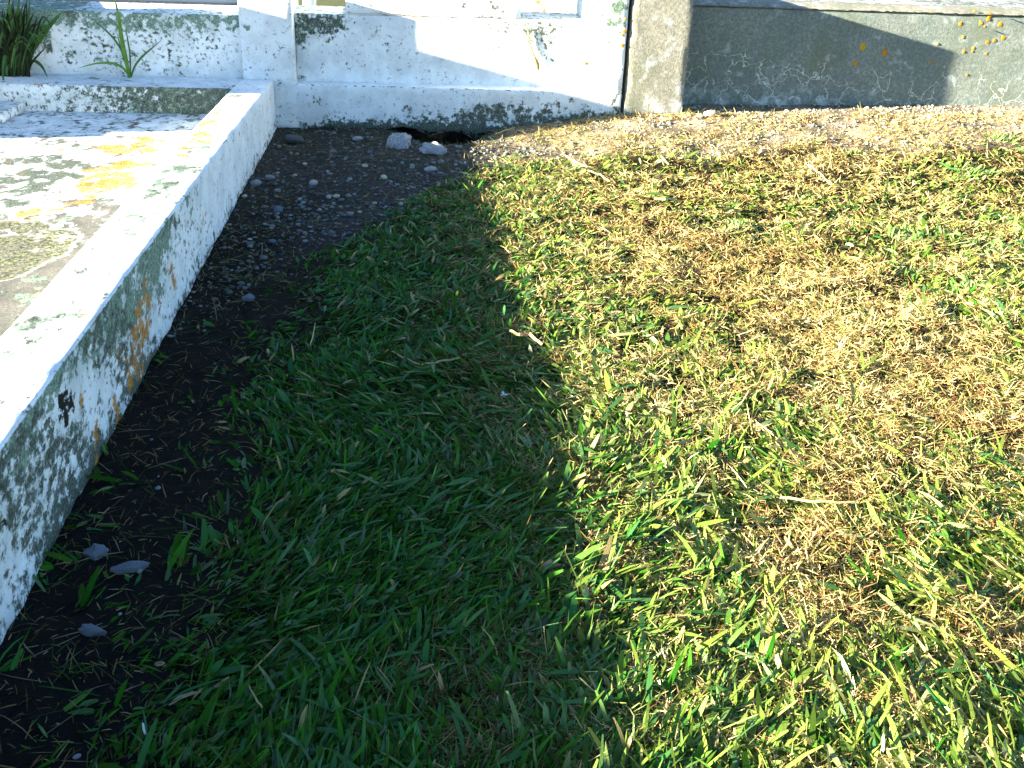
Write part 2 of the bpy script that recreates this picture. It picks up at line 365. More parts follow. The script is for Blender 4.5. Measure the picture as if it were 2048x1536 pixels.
# ---- white painted wall at the back
wall = empty('white_wall', (.3, 6.3, 0)); tag(wall, 'white painted cemetery wall with pillars, plinth and recessed panel', 'wall', None, 'thing')
PANEL_Y, FRONT_Y = 6.29, 6.16
dark_panel = [(gy(x, y, PANEL_Y), r, s) for x, y, r, s in [(600, 45, .10, .55), (625, 42, .10, .66), (650, 45, .10, .70), (672, 48, .09, .66), (660, 62, .08, .55), (605, 75, .07, .6), (655, 80, .06, .4), (602, 155, .03, .6), (1058, 62, .07, .6), (1075, 60, .08, .55), (1098, 58, .07, .5), (1080, 78, .08, .45), (1100, 72, .06, .4), (1115, 55, .06, .4), (1090, 95, .05, .3),
    (985, 6, .05, .6), (935, 8, .05, .4), (1000, 25, .08, .35), (970, 50, .1, .33), (1010, 60, .12, .33), (1000, 90, .1, .26), (1100, 118, .04, .4), (770, 88, .04, .35), (850, 142, .04, .33)]]
green_panel = [(gy(x, y, PANEL_Y), r, s) for x, y, r, s in [(598, 55, .07, .62), (602, 72, .05, .66), (590, 28, .05, .4), (630, 62, .06, .45), (1056, 55, .06, .55), (1098, 62, .04, .5), (1065, 75, .06, .45)]]
def panel_paint(P, n):
    f = n[:, 1] < -.5
    return dict(dark=np.where(f, np.maximum(.085 + .12 * (nz(P, 3) - .4), spots(P, dark_panel)), .25), green=np.where(f, spots(P, green_panel), .3 * (n[:, 2] > .5)))
def slope_top(y0, y1, dz):
    def f(P, n):
        P = P.copy(); m = P[:, 2] > P[:, 2].max() - .05; P[:, 2] += np.where(m, dz * (P[:, 1] - y0) / (y1 - y0), 0); return P
    return f
def wpart(name, lo, hi, paint, post=None, seed=0, res=.03, r=.008, wear=.003, chips=.004):
    return to_local(block(name, lo, hi, M_WHITE, None, res, r, wear, chips, paint, post, seed), wall)
def panel_post(P, n):
    P = P.copy(); m = P[:, 2] > .59; P[:, 2] += np.where(m, .022 * (P[:, 1] - PANEL_Y) / .25, 0); return P
wpart('panel', (-.645, PANEL_Y, .2), (1.07, 6.54, .637), panel_paint, panel_post, 5)
wpart('centre_block', (-.344, PANEL_Y + .0005, .6385), (.688, 6.55, 1.16), panel_paint, None, 6, r=.004)
green_left = [(gy(x, y, 6.22), r, s) for x, y, r, s in [(50, 30, .20, 1.0), (90, 18, .12, 1.0), (70, 48, .11, 1.0), (20, 20, .15, .95), (110, 20, .07, .9)]] + [(gy(x, 38, 6.22), .09, .62) for x in range(140, 480, 22)]
dark_left = [(gy(x, y, 6.22), r, s) for x, y, r, s in [(135, 20, .05, .8), (95, 92, .045, .85), (175, 82, .04, .7), (145, 30, .05, .6), (45, 65, .05, .6), (170, 55, .04, .5), (140, 105, .06, .45), (135, 120, .05, .5)]] + [(gy(x, y, 6.22), .10, .36) for x, y in ((210, 90), (240, 70), (270, 60), (300, 85), (250, 110), (210, 115), (330, 75), (340, 100), (290, 120), (380, 70), (400, 110), (360, 130), (430, 80), (240, 130))]
def left_paint(P, n):
    f = n[:, 1] < -.5
    return dict(dark=np.where(f, np.maximum(.12, spots(P, dark_left)), .28), green=np.where(f, np.maximum(.05, spots(P, green_left)), np.where(n[:, 2] > .5, .25 + .5 * sm(-1.75, -1.95, P[:, 0]), 0)))
wpart('left_panel', (-2.33, 6.22, .0), (-.945, 6.47, .622), left_paint, slope_top(6.22, 6.47, .03), 8)
def pil_paint(P, n):
    f = n[:, 1] < -.5
    hot = [(gy(x, y, FRONT_Y), r, s) for x, y, r, s in [(1238, 12, .07, .75), (1230, 40, .06, .6), (1222, 48, .05, .5), (1180, 3, .04, .75), (1200, 20, .07, .35), (1205, 40, .06, .35), (1245, 60, .04, .4), (495, 55, .025, .75), (480, 80, .02, .6)]]
    return dict(dark=np.where(f, .10, .20) + .25 * sm(1.27, 1.31, P[:, 0]) * sm(.45, .2, P[:, 2]), green=np.where(f, spots(P, hot), .1))
wpart('pillar', (-2.64, FRONT_Y, .0), (-2.331, 6.60, .78), pil_paint, None, 9)
wpart('pillar', (-.944, FRONT_Y, .0), (-.646, 6.60, .785), pil_paint, None, 10)
wpart('pillar', (1.071, FRONT_Y, .236), (1.312, 6.60, .93), pil_paint, None, 11)
wpart('back_post', (-.64, 6.80, .0), (-.565, 6.92, .95), lambda P, n: dict(green=.3), None, 12)
pl_dark = [(gy(x, y, FRONT_Y), r, s) for x, y, r, s in [(740, 245, .06, .5), (790, 243, .06, .5), (815, 225, .05, .5), (850, 228, .06, .5), (880, 245, .08, .6), (930, 238, .09, .74), (960, 225, .09, .78), (1000, 228, .09, .76), (960, 245, .09, .8), (1040, 230, .09, .7), (1090, 228, .07, .65), (1130, 225, .06, .5), (1110, 205, .05, .5), (1145, 198, .04, .5), (1170, 225, .05, .6), (1230, 205, .04, .65), (1235, 185, .03, .6), (1235, 225, .05, .7), (630, 200, .05, .35)]]
def plinth_post(P, n):
    P = P.copy(); X = P[:, 0]; bot = np.interp(X, [-.8, -.62, -.55, -.16, -.1, .05, .13, .25, .34, .42, .5, .62, .9, 1.31], [-.01, -.012, .0, -.012, .012, .008, -.028, -.006, -.012, -.05, -.03, -.01, .03, .07])
    bot = bot + (fbm(X * 1.0, P[:, 1], 26, 3) - .5) * .03
    t = np.clip((.255 - P[:, 2]) / .255, 0, 1); P[:, 2] = .255 - t * (.255 - bot) - np.clip(X, 0, 2) * .010 * (1 - t)
    P[:, 1] += np.where(n[:, 1] < -.5, .02 * sm(.03, -.03, P[:, 2]) * (fbm(X, P[:, 2], 22, 3) - .3), 0)
    return P
def plinth_paint(P, n):
    X, Z = P[:, 0], P[:, 2]; f = n[:, 1] < -.3
    base = .68 * sm(.085, .02, Z - .07 * sm(.5, 1.2, X) + (nz(P, 5) - .5) * .05) * sm(-.75, -.3, X) + .42 * sm(.04, .0, Z)
    edge = .34 * (n[:, 2] > .25) * (n[:, 1] < -.25)
    return dict(dark=np.where(f, np.maximum(.09 + base, spots(P, pl_dark)), .08) + edge, black=np.where(f, .85 * sm(.015, -.035, Z - .06 * sm(.5, 1.3, X)), 0), bare=.35 * sm(.06, .0, Z - .06 * sm(.5, 1.2, X)))
wpart('plinth', (-.764, FRONT_Y + .002, .0), (1.312, 6.62, .255), plinth_paint, plinth_post, 13, .024, .008, .003, .006)

def ribbon_poly(name, pts, widths, nrm, mat, parent, lift=.002):
    """narrow solid strip along points, lying on a surface with normal nrm"""
    bm = bmesh.new(); nrm = Vector(nrm); rows = []
    for i, p in enumerate(pts):
        p = Vector(p); a = Vector(pts[max(i - 1, 0)]); b = Vector(pts[min(i + 1, len(pts) - 1)])
        s = (b - a).cross(nrm).normalized() * widths[i] * .5
        rows.append([bm.verts.new(p + s - nrm * .004), bm.verts.new(p + nrm * lift), bm.verts.new(p - s - nrm * .004)])
    for i in range(len(rows) - 1):
        for j in range(2): bm.faces.new([rows[i][j], rows[i][j + 1], rows[i + 1][j + 1], rows[i + 1][j]])
    bmesh.ops.recalc_face_normals(bm, faces=bm.faces)
    me = bpy.data.meshes.new(name); bm.to_mesh(me); bm.free(); return link(name, me, mat, parent)
cp = [(694, 25), (715, 27), (737, 27), (755, 26), (768, 29), (783, 28), (797, 28), (812, 31), (828, 34), (850, 32), (880, 33), (905, 34)]
to_local(ribbon_poly('crack', [gy(x, y, PANEL_Y - .0005) for x, y in cp], [.003, .006, .007, .006, .007, .006, .006, .007, .007, .004, .004, .002], (0, -1, 0), M_CRACK, None, .0015), wall)

def tube(name, pts, rad, mat, parent=None, seg=7, rough=0.0):
    bm = bmesh.new(); rings = []
    for i, p in enumerate(pts):
        p = Vector(p); a = Vector(pts[max(i - 1, 0)]); b = Vector(pts[min(i + 1, len(pts) - 1)]); d = (b - a).normalized()
        u = d.orthogonal().normalized(); w = d.cross(u)
        if i: # keep frame stable
            u = (pu - d * pu.dot(d)).normalized(); w = d.cross(u)
        pu = u
        rings.append([bm.verts.new(p + (u * math.cos(2 * math.pi * k / seg) + w * math.sin(2 * math.pi * k / seg)) * rad[i] * (1 + rough * random.uniform(-1, 1))) for k in range(seg)])
    for i in range(len(rings) - 1):
        for k in range(seg): bm.faces.new([rings[i][k], rings[i][(k + 1) % seg], rings[i + 1][(k + 1) % seg], rings[i + 1][k]])
    bm.faces.new(rings[0][::-1]); bm.faces.new(rings[-1])
    me = bpy.data.meshes.new(name); bm.to_mesh(me); bm.free()
    for p in me.polygons: p.use_smooth = True
    return link(name, me, mat, parent)
rp = [(1056, 60), (1058, 75), (1061, 90), (1065, 103), (1069, 115), (1072, 124), (1075, 131), (1078, 140)]
root_o = tube('dried_root', [gy(x, y, PANEL_Y - .012 - .012 * (i > 3)) for i, (x, y) in enumerate(rp)], [.004, .005, .006, .007, .010, .016, .014, .004], M_ROOT, None, 7, .25)
tag(root_o, 'thin dried brown root hanging down the white wall panel', 'root')

# ---- grey concrete wall on the right
gwall = empty('concrete_wall', (2.8, 6.45, 0)); tag(gwall, 'grey cracked concrete wall with orange lichen spots and a plain pillar', 'wall', None, 'thing')
def gp_paint(P, n): return dict(crack=.22 * sm(.55, .2, P[:, 2]), salt=.26 * sm(.26, .10, P[:, 2]) + .04, pit=.36)
to_local(block('pillar', (1.334, 6.165, -.05), (1.702, 6.80, .93), M_GREYP, None, .035, .010, .003, .012, gp_paint, None, 20), gwall)
def g_paint(P, n):
    Z = P[:, 2]; w = nz(P, 2.5) - .5
    return dict(crack=.52 * sm(.62, .30, Z + w * .3) + .12, salt=.36 * sm(.26, .09, Z + w * .20), pit=.18 + .38 * sm(.45, .68, Z))
to_local(block('panel', (1.703, 6.50, -.05), (5.2, 6.70, .724), M_GREY, None, .04, .006, .003, .004, g_paint, None, 21), gwall)
def cop_post(P, n):
    P = P.copy(); m = P[:, 2] > .735; P[:, 2] += np.where(m, .022 * (P[:, 1] - 6.49) / .14, 0) - np.where(m & (P[:, 1] < 6.53), .012, 0); return P
to_local(block('coping', (1.704, 6.492, .7245), (5.2, 6.64, .742), M_GREYP, None, .04, .005, .003, .004, lambda P, n: dict(salt=.12, pit=.5), cop_post, 22), gwall)
def rosette(seed, thick=.0022):
    r = random.Random(seed); bm = bmesh.new(); N = 14; c = bm.verts.new((0, 0, thick * 1.1)); r1, r2 = [], []
    for k in range(N):
        a = 2 * math.pi * k / N; q = r.uniform(.82, 1.12)
        r1.append(bm.verts.new((math.cos(a) * .6 * q, math.sin(a) * .6 * q, thick * r.uniform(.7, 1.2)))); r2.append(bm.verts.new((math.cos(a) * q, math.sin(a) * q, -.002)))
    for k in range(N):
        k2 = (k + 1) % N; bm.faces.new([c, r1[k], r1[k2]]); bm.faces.new([r1[k], r2[k], r2[k2], r1[k2]])
    me = bpy.data.meshes.new('lichen'); bm.to_mesh(me); bm.free(); me.materials.append(M_LICHEN if seed % 4 else M_LICHEN_Y); return me
ROS = [rosette(k) for k in range(8)]
def lichen(p, rad, nrm, parent, k):
    o = bpy.data.objects.new('lichen', ROS[k % 8]); COL.objects.link(o)
    q = Vector(nrm).to_track_quat('Z', 'Y'); o.parent = parent
    o.matrix_world = Matrix.Translation(Vector(p) - Vector(parent.location)) @ (q.to_matrix().to_4x4()) @ Matrix.Rotation(k * 1.7, 4, 'Z') @ Matrix.Diagonal((rad, rad, 1, 1))
for k, (x, y, r) in enumerate([(1726, 94, 8), (1770, 105, 7), (1710, 127, 6.5), (1921, 48, 5), (1962, 46, 6), (1980, 31, 6), (1977, 39, 5), (2001, 49, 6), (1926, 74, 4.5), (1975, 84, 6), (1989, 81, 4.5), (2007, 76, 6), (1947, 96, 4), (1928, 104, 4), (1973, 107, 4), (1863, 123, 3.5), (1875, 88, 3), (1945, 103, 3), (1934, 150, 3), (1970, 53, 3), (1786, 110, 2.5)]):
    lichen(gy(x, y, 6.499), r * 6.6 / F * .95, (0, -1, 0), gwall, k)
for k, (x, y, r) in enumerate([(1924, 18, 7), (1931, 20, 6), (1945, 17, 5), (1949, 22, 4), (1957, 19, 5), (1967, 21, 6), (1962, 15, 4), (1972, 16, 4), (1897, 15, 4), (1862, 22, 3), (1978, 24, 3), (1985, 14, 4)]):
    lichen(gz(x, y, .748), r * 6.7 / F, (0, -.25, 1), gwall, k)
for k, (x, y, r) in enumerate([(1249, 63, 4.5), (1245, 70, 3), (1245, 91, 4), (1172, 127, 4), (1171, 88, 2), (1250, 38, 3)]):
    lichen(gy(x, y, FRONT_Y - .001), r * 6.3 / F, (0, -1, 0), wall, k + 3)

# ---- stones out of frame and behind the walls that cast or catch light
hs = empty('gravestone', (-2.7, 5.8, 0)); tag(hs, 'stepped white gravestone standing left of the grave beside the plants', 'gravestone')
for nm, y0, y1, z0, z1, x0 in (('base', 5.09, 6.0, -.05, .345, -3.2), ('step', 5.19, 6.02, .3452, .50, -3.15), ('stele', 5.37, 6.05, .5002, 1.03, -3.1)):
    to_local(block(nm, (x0, y0, z0), (-2.76 if nm == 'x' else -2.42, y1, z1), M_WHITE, None, .08, .01, .003, 0, lambda P, n: dict(dark=.2), None, 30), hs)
bt = block('white_tomb', (.62, 7.5, -.02), (2.2, 8.6, 1.5), M_WHITE, None, .06, .01, .003, 0, lambda P, n: dict(dark=.05, orange=spots(P, [((.95, 7.5, .60), .10, .6), ((.93, 7.5, .66), .06, .5), ((1.08, 7.5, .7), .035, .95), ((1.08, 7.5, .8), .035, .95), ((1.08, 7.5, .6), .035, .95)])), None, 31)
tag(bt, 'sunlit white tomb seen through the gap in the white wall', 'tomb')
dk = block('granite_tomb', (-4.2, 6.9, -.02), (-1.05, 8.2, .62), M_GRANITE, None, .1, .01, .001, 0, None, None, 32)
tag(dk, 'dark granite tomb top just visible behind the left of the white wall', 'tomb')
gs = block('painted_slab', (1.8, 6.705, -.02), (6.0, 8.4, .752), M_WHITE, None, .06, .01, .003, 0, lambda P, n: dict(dark=.50 + .3 * (nz(P, 4) - .5), bare=.45 + .5 * (nz(P, 3) - .5)), None, 33)  # heavy dark and bare coverage stands in for shade on the slab
tag(gs, 'white slab edge with painted-in shade showing above the grey wall coping', 'slab', None, 'thing')

# ------------------------------------------------------------------ plants on the head kerb
def strap(name, pts, wid, mat, parent, fold=.25):
    """strap leaf: centre line, width profile, folded keel"""
    P = [Vector(p) for p in pts]; out = []
    for i in range(len(P) - 1):
        p0, p1, p2, p3 = P[max(i - 1, 0)], P[i], P[i + 1], P[min(i + 2, len(P) - 1)]
        for k in range(4):
            t = k / 4; out.append(.5 * ((2 * p1) + (p2 - p0) * t + (2 * p0 - 5 * p1 + 4 * p2 - p3) * t * t + (3 * p1 - p0 - 3 * p2 + p3) * t ** 3))
    out.append(P[-1]); bm = bmesh.new(); rows = []; n = len(out)
    for i, p in enumerate(out):
        t = i / (n - 1); w = wid * (.75 + .25 * math.sin(min(t * 2.5, 1.57))) * (1 - max(0, (t - .45) / .55) ** 1.7)
        w = max(w, wid * .05); d = (out[min(i + 1, n - 1)] - out[max(i - 1, 0)]).normalized()
        s = d.cross(Vector((.15, -1, .25))).normalized(); nn = s.cross(d)
        rows.append([bm.verts.new(p + s * w * .5 + nn * w * fold), bm.verts.new(p), bm.verts.new(p - s * w * .5 + nn * w * fold)])
    for i in range(n - 1):
        for j in range(2): bm.faces.new([rows[i][j], rows[i][j + 1], rows[i + 1][j + 1], rows[i + 1][j]])
    me = bpy.data.meshes.new(name); bm.to_mesh(me); bm.free()
    for p in me.polygons: p.use_smooth = True
    o = link(name, me, mat); return to_local(o, parent)
def leafpts(px, y0, y1): n = len(px); return [gy(x, y, y0 + (y1 - y0) * (i / (n - 1)) ** 1.5) for i, (x, y) in enumerate(px)]
KTOP = .272
b1 = gz(260, 156, KTOP); spr = empty('lily_plant', tuple(b1)); tag(spr, 'small green plant with five thin strap leaves against the white wall', 'plant')
y1 = b1[1]
for px, ye, w in [([(259, 156), (252, 118), (243, 75), (237, 30), (228, -8)], y1 - .06, .024), ([(258, 152), (246, 108), (228, 78), (205, 55), (178, 33)], y1 + .02, .011),
                  ([(257, 150), (246, 136), (226, 127), (192, 127), (155, 137)], y1 - .16, .0145), ([(262, 154), (270, 132), (285, 113), (302, 98), (324, 80)], y1 + .01, .013), ([(261, 150), (260, 110), (256, 82), (252, 60)], y1 + .03, .010), ([(257, 145), (248, 118), (240, 90), (233, 62)], y1 + .04, .009)]:
    strap('leaf', leafpts(px, y1, ye), w, M_SPROUT if w > .014 else M_LEAF, spr)
b2 = gz(30, 152, KTOP); cl = empty('lily_clump', tuple(b2)); tag(cl, 'dark dense clump of strap-leaved lily at the far left corner', 'plant')
y2 = b2[1]; RR = random.Random(5)
for px, ye, w in [([(55, 150), (62, 110), (82, 75), (108, 42), (128, 20)], y2 - .02, .030), ([(50, 148), (56, 100), (68, 70), (86, 54), (106, 49)], y2 - .05, .022), ([(58, 125), (70, 122), (84, 133), (96, 156)], y2 - .12, .018),
                  ([(20, 150), (12, 110), (6, 140), (9, 185)], y2 - .22, .016), ([(6, 150), (-4, 160), (0, 195), (12, 222)], y2 - .25, .014), ([(40, 150), (34, 100), (26, 50), (14, -5)], y2 - .05, .030), ([(25, 150), (14, 90), (0, 60), (-25, 40)], y2, .026), ([(48, 150), (44, 95), (36, 40), (40, -15)], y2 + .02, .026)]:
    strap('leaf', leafpts(px, y2, ye), w, M_LEAF, cl)
for k in range(22):
    bx = RR.uniform(0, 58); sg = RR.choice((-1, 1, 1)); rch = RR.uniform(35, 85) * sg; h = RR.uniform(60, 120)
    strap('leaf', leafpts([(bx, 150), (bx + rch * .25, 150 - h * .6), (bx + rch * .6, 150 - h), (bx + rch, 150 - h * RR.uniform(.45, .9))], y2 + RR.uniform(-.03, .05), y2 + RR.uniform(-.25, .08)), RR.uniform(.007, .014), M_LEAF if k % 2 else M_LEAFD, cl)
for k in range(100):
    bx = RR.uniform(-12, 60); h = RR.uniform(50, 110) if k % 3 else RR.uniform(110, 175); dx = RR.gauss(-4, 30)
    strap('leaf', leafpts([(bx, 152 + RR.uniform(-2, 3)), (bx + dx * .2, 152 - h * .4), (bx + dx * .6, 152 - h * .75), (bx + dx, 152 - h)], y2 + RR.uniform(-.04, .08), y2 + RR.uniform(-.12, .12)), RR.uniform(.009, .02), M_LEAFD if k % 4 else M_LEAF, cl)

# ------------------------------------------------------------------ rocks and pebbles
def rock_mesh(seed, sub=3, flat=.6, rough=.18, cuts=4):
    r = random.Random(seed); bm = bmesh.new(); bmesh.ops.create_icosphere(bm, subdivisions=sub, radius=1)
    pl = []
    for _ in range(cuts):
        n = Vector((r.uniform(-1, 1), r.uniform(-1, 1), r.uniform(-.3, 1))).normalized(); pl.append((n, r.uniform(.62, .88)))
    for v in bm.verts:
        c = v.co
        for n, d in pl:
            k = c.dot(n)
            if k > d: c -= n * (k - d) * .95
        f = 1 + rough * (float(fbm(c.x * 1 + seed, c.y + c.z * 1.7, 1.6, 3)) - .5) * 2
        v.co = Vector((c.x * f, c.y * f, c.z * f * flat))
    me = bpy.data.meshes.new('rock'); bm.to_mesh(me); bm.free()
    for p in me.polygons: p.use_smooth = True
    return me
def put_rock(name, me, mat, p, sx, sy, sz, rz, sink=.25):
    o = bpy.data.objects.new(name, me if not me.materials else me); COL.objects.link(o)
    if not me.materials: me.materials.append(mat)
    o.location = (p[0], p[1], p[2] + sz * (.6 - sink)); o.scale = (sx, sy, sz); o.rotation_euler = (random.uniform(-.15, .15), random.uniform(-.15, .15), rz); return o
def onground(x, y):
    z = 0.0
    for _ in range(6): p = gz(x, y, z); z = float(ground_z(p[0], p[1]))
    return np.array([p[0], p[1], z])
for x, y, w, d, h, mat, lab, rz, sd in [
    (797, 296, .078, .055, .085, M_ROCKW, 'chalky white rock in front of the dark hollow under the wall', .4, 11),
    (864, 304, .080, .045, .060, M_ROCKW, 'pointed pale rock at the mouth of the hollow under the wall', -.5, 12),
    (192, 1112, .025, .022, .022, M_ROCKB, 'round mottled rock nearest the kerb in the shaded soil', .3, 13),
    (262, 1140, .037, .015, .020, M_ROCKB, 'long blue-grey rock lying in shade beside the round one', .12, 14),
    (186, 1267, .026, .013, .020, M_ROCKB, 'small pointed blue-grey rock lowest in the shaded soil', -.2, 15),
    (497, 600, .026, .015, .020, M_ROCKB, 'small blue-grey rock lying alone in the shaded thin grass', .7, 16)]:
    tag(put_rock('rock', rock_mesh(sd, 4, .8, .42 if sd < 13 else .22, 11 if sd < 13 else 5), mat, onground(x, y), w, d, h, rz, .30), lab, 'rock')
PM = []
for k in range(15):
    m = rock_mesh(50 + k, 2, .62, .12, 2); m.name = 'pebble'; m.materials.append(M_PEB[k % 5]); PM.append(m)
def pebble(x, y, w, k, rz=None):
    p = onground(x, y); s = w * np.linalg.norm(p - [0, 0, CAMH]) / F * .5
    return put_rock('pebble', PM[k % 15], None, p, s, s * random.uniform(.65, .85), s * random.uniform(.7, 1), random.uniform(0, 6) if rz is None else rz, .2)
tag(pebble(512, 371, 26, 10, 1.1), 'smooth grey cobble standing against the side kerb foot', 'cobble')
tag(pebble(557, 424, 24, 2), 'blue pebble lying on the bare shaded soil', 'pebble')
tag(pebble(860, 342, 26, 1, .1), 'flat pale stone on bare soil below the two white rocks', 'stone')
tag(pebble(1421, 234, 30, 14, .1), 'flat buff stone at the foot of the grey pillar', 'stone')
tag(pebble(1400, 235, 16, 4), 'small round buff stone just right of the grey pillar foot', 'stone')
tag(pebble(1604, 227, 22, 3, 0), 'dark grey stone in sunlit straw at the grey wall foot', 'stone')
tag(pebble(588, 285, 38, 13, 0), 'dark mossy cobble in the corner between kerb and white wall', 'cobble')
tag(pebble(716, 280, 22, 6, 0), 'pale stone chip on soil near the white wall foot', 'stone')
PB = [(540, 358, 20), (516, 361, 16), (627, 369, 20), (658, 397, 14), (673, 395, 14), (683, 405, 13), (545, 485, 16), (709, 390, 10), (646, 308, 14), (667, 316, 12), (882, 326, 14), (730, 334, 14), (489, 394, 14), (690, 432, 11), (668, 409, 11), (611, 484, 11), (560, 483, 11), (802, 410, 12), (749, 408, 11), (768, 358, 18), (693, 318, 12), (740, 306, 14), (825, 335, 14), (868, 350, 11), (548, 372, 10), (600, 400, 10), (640, 420, 10), (720, 425, 10), (580, 440, 11), (530, 450, 10), (620, 455, 10), (760, 390, 10), (700, 360, 10), (655, 345, 10), (610, 330, 11), (570, 320, 10), (930, 330, 12), (905, 345, 10), (850, 370, 10), (790, 375, 10), (555, 347, 10), (590, 352, 10), (500, 480, 10), (650, 470, 10), (155, 1515, 16), (188, 1525, 12), (120, 1160, 8)]
for k, (x, y, w) in enumerate(PB): 
    kk = k * 7 + (k % 3); hue = ('grey', 'pale whitish', 'bluish', 'dark', 'buff')[kk % 5]
    where = 'in the black shade at lower left' if y > 900 else 'near the white wall foot' if y < 325 else 'beside the side kerb foot' if x < 565 else 'right of the soil patch toward the lawn' if x > 745 else 'at the grass edge of the soil' if y > 425 else 'in the middle of the bare soil'
    tag(pebble(x, y, w, kk), 'small %s pebble %s' % (hue, where), 'pebble', '%s pebbles %s' % (hue, where))

def multi(name, metas, mat, label, cat):
    """many tiny stones as one mesh"""
    base = bmesh.new(); bmesh.ops.create_icosphere(base, subdivisions=1, radius=1); base.verts.ensure_lookup_table()
    V = np.array([v.co[:] for v in base.verts]); T = np.array([[v.index for v in f.verts] for f in base.faces]); base.free()
    n = len(metas); c = metas[:, :3]; s = metas[:, 3]; k = len(V)
    sc = np.stack([s * rng.uniform(.7, 1.3, n), s * rng.uniform(.7, 1.3, n), s * rng.uniform(.4, .75, n)], -1)
    ang = rng.uniform(0, 6.28, n); jit = 1 + rng.uniform(-.22, .22, (n, k, 1)); P = V[None] * jit * sc[:, None]
    Xr = P[..., 0] * np.cos(ang)[:, None] - P[..., 1] * np.sin(ang)[:, None]; Yr = P[..., 0] * np.sin(ang)[:, None] + P[..., 1] * np.cos(ang)[:, None]
    P = np.stack([Xr, Yr, P[..., 2]], -1) + c[:, None]
    Fx = (T[None] + (np.arange(n) * k)[:, None, None]).reshape(-1, 3)
    me = bpy.data.meshes.new(name); me.vertices.add(n * k); me.vertices.foreach_set('co', P.ravel().astype(np.float32))
    me.loops.add(Fx.size); me.loops.foreach_set('vertex_index', Fx.ravel().astype(np.int32)); me.polygons.add(len(Fx)); me.polygons.foreach_set('loop_start', np.arange(0, Fx.size, 3, dtype=np.int32))
    me.update(calc_edges=True)
    col = metas[:, 4:7]; a = me.color_attributes.new('tint', 'FLOAT_COLOR', 'POINT')
    a.data.foreach_set('color', np.concatenate([np.repeat(col, k, 0), np.ones((n * k, 1))], 1).ravel().astype(np.float32))
    return tag(link(name, me, mat), label, cat, None, 'stuff')
n = 42000; gX = rng.uniform(-.76, 4.4, n); gY = rng.uniform(1.2, 6.5, n)
pr = bare_mask(gX, gY) * (.5 + .5 * sm(.4, .62, fbm(gX, gY, 3.5))) + .02 * kerb_strip(gX, gY)
keep = (rng.random(n) < pr) & (gY < np.where(gX > 1.72, 6.5, np.where(gX > -.7, 6.15, 5.8))); gX, gY = gX[keep], gY[keep]; n = len(gX)
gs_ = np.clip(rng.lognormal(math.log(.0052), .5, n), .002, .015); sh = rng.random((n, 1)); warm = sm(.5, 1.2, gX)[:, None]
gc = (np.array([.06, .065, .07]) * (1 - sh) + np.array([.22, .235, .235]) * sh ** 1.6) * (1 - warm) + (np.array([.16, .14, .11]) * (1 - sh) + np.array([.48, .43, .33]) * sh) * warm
def mat_tint(name):
    t = NT(name); return t.done(t.attr('tint', 'Color'), .9, .2)
M_GRAVEL = mat_tint('gravel_stones')
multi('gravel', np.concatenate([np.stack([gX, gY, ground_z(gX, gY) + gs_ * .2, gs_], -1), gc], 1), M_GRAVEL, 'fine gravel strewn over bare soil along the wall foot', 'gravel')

# ------------------------------------------------------------------ grass
def blades(name, B, L, W, yaw, el, bend, roll, c0, c1, mat, tips, shine=.08, prof=(.55, 1.0, .85), ts=(0, .38, .72, 1.0)):
    n = len(B); ts = np.array(ts); K = len(ts)
    d = np.stack([np.cos(yaw) * np.cos(el), np.sin(yaw) * np.cos(el), np.sin(el)], -1)
    sd = np.stack([-np.sin(yaw), np.cos(yaw), np.zeros(n)], -1); up = np.cross(d, sd) * -1
    side = sd * np.cos(roll)[:, None] + up * np.sin(roll)[:, None]
    V = np.empty((n, K, 2, 3))
    sway = rng.normal(0, .10, n)
    for i, t in enumerate(ts):
        c = B + d * (L * t)[:, None] + sd * (L * sway * t * t)[:, None]; c[:, 2] -= bend * L * t * t
        w = W * (prof[i] if i < K - 1 else tips)
        V[:, i, 0] = c + side * (w * .5)[:, None]; V[:, i, 1] = c - side * (w * .5)[:, None]
    nv = 2 * K; q = []
    for i in range(K - 1): q.append([2 * i, 2 * i + 1, 2 * i + 3, 2 * i + 2])
    Fx = (np.array(q)[None] + (np.arange(n) * nv)[:, None, None]).reshape(-1, 4)
    me = bpy.data.meshes.new(name); me.vertices.add(n * nv); me.vertices.foreach_set('co', V.ravel().astype(np.float32))
    me.loops.add(Fx.size); me.loops.foreach_set('vertex_index', Fx.ravel().astype(np.int32)); me.polygons.add(len(Fx)); me.polygons.foreach_set('loop_start', np.arange(0, Fx.size, 4, dtype=np.int32))
    me.update(calc_edges=True); me.polygons.foreach_set('use_smooth', np.ones(len(Fx), bool))
    C = np.ones((n, K, 2, 4)); C[..., 3] = np.broadcast_to(np.asarray(shine, float), (n,))[:, None, None]
    for i, t in enumerate(ts): C[:, i, :, :3] = (c0 * (1 - t) + c1 * t)[:, None]
    a = me.color_attributes.new('tint', 'FLOAT_COLOR', 'POINT'); a.data.foreach_set('color', C.ravel().astype(np.float32))
    return link(name, me, mat)
def xmax(Y): return .60 * Y + .62
def scatter(n):
    """lawn points, denser near the camera"""
    u = rng.random(int(n)); Y = 1.0 * (6.2 / 1.0) ** (u ** .88); X = rng.uniform(-.765, 1, len(Y)); X = -.765 + (X + .765) / 1.765 * (xmax(Y) + .765)
    return X, Y
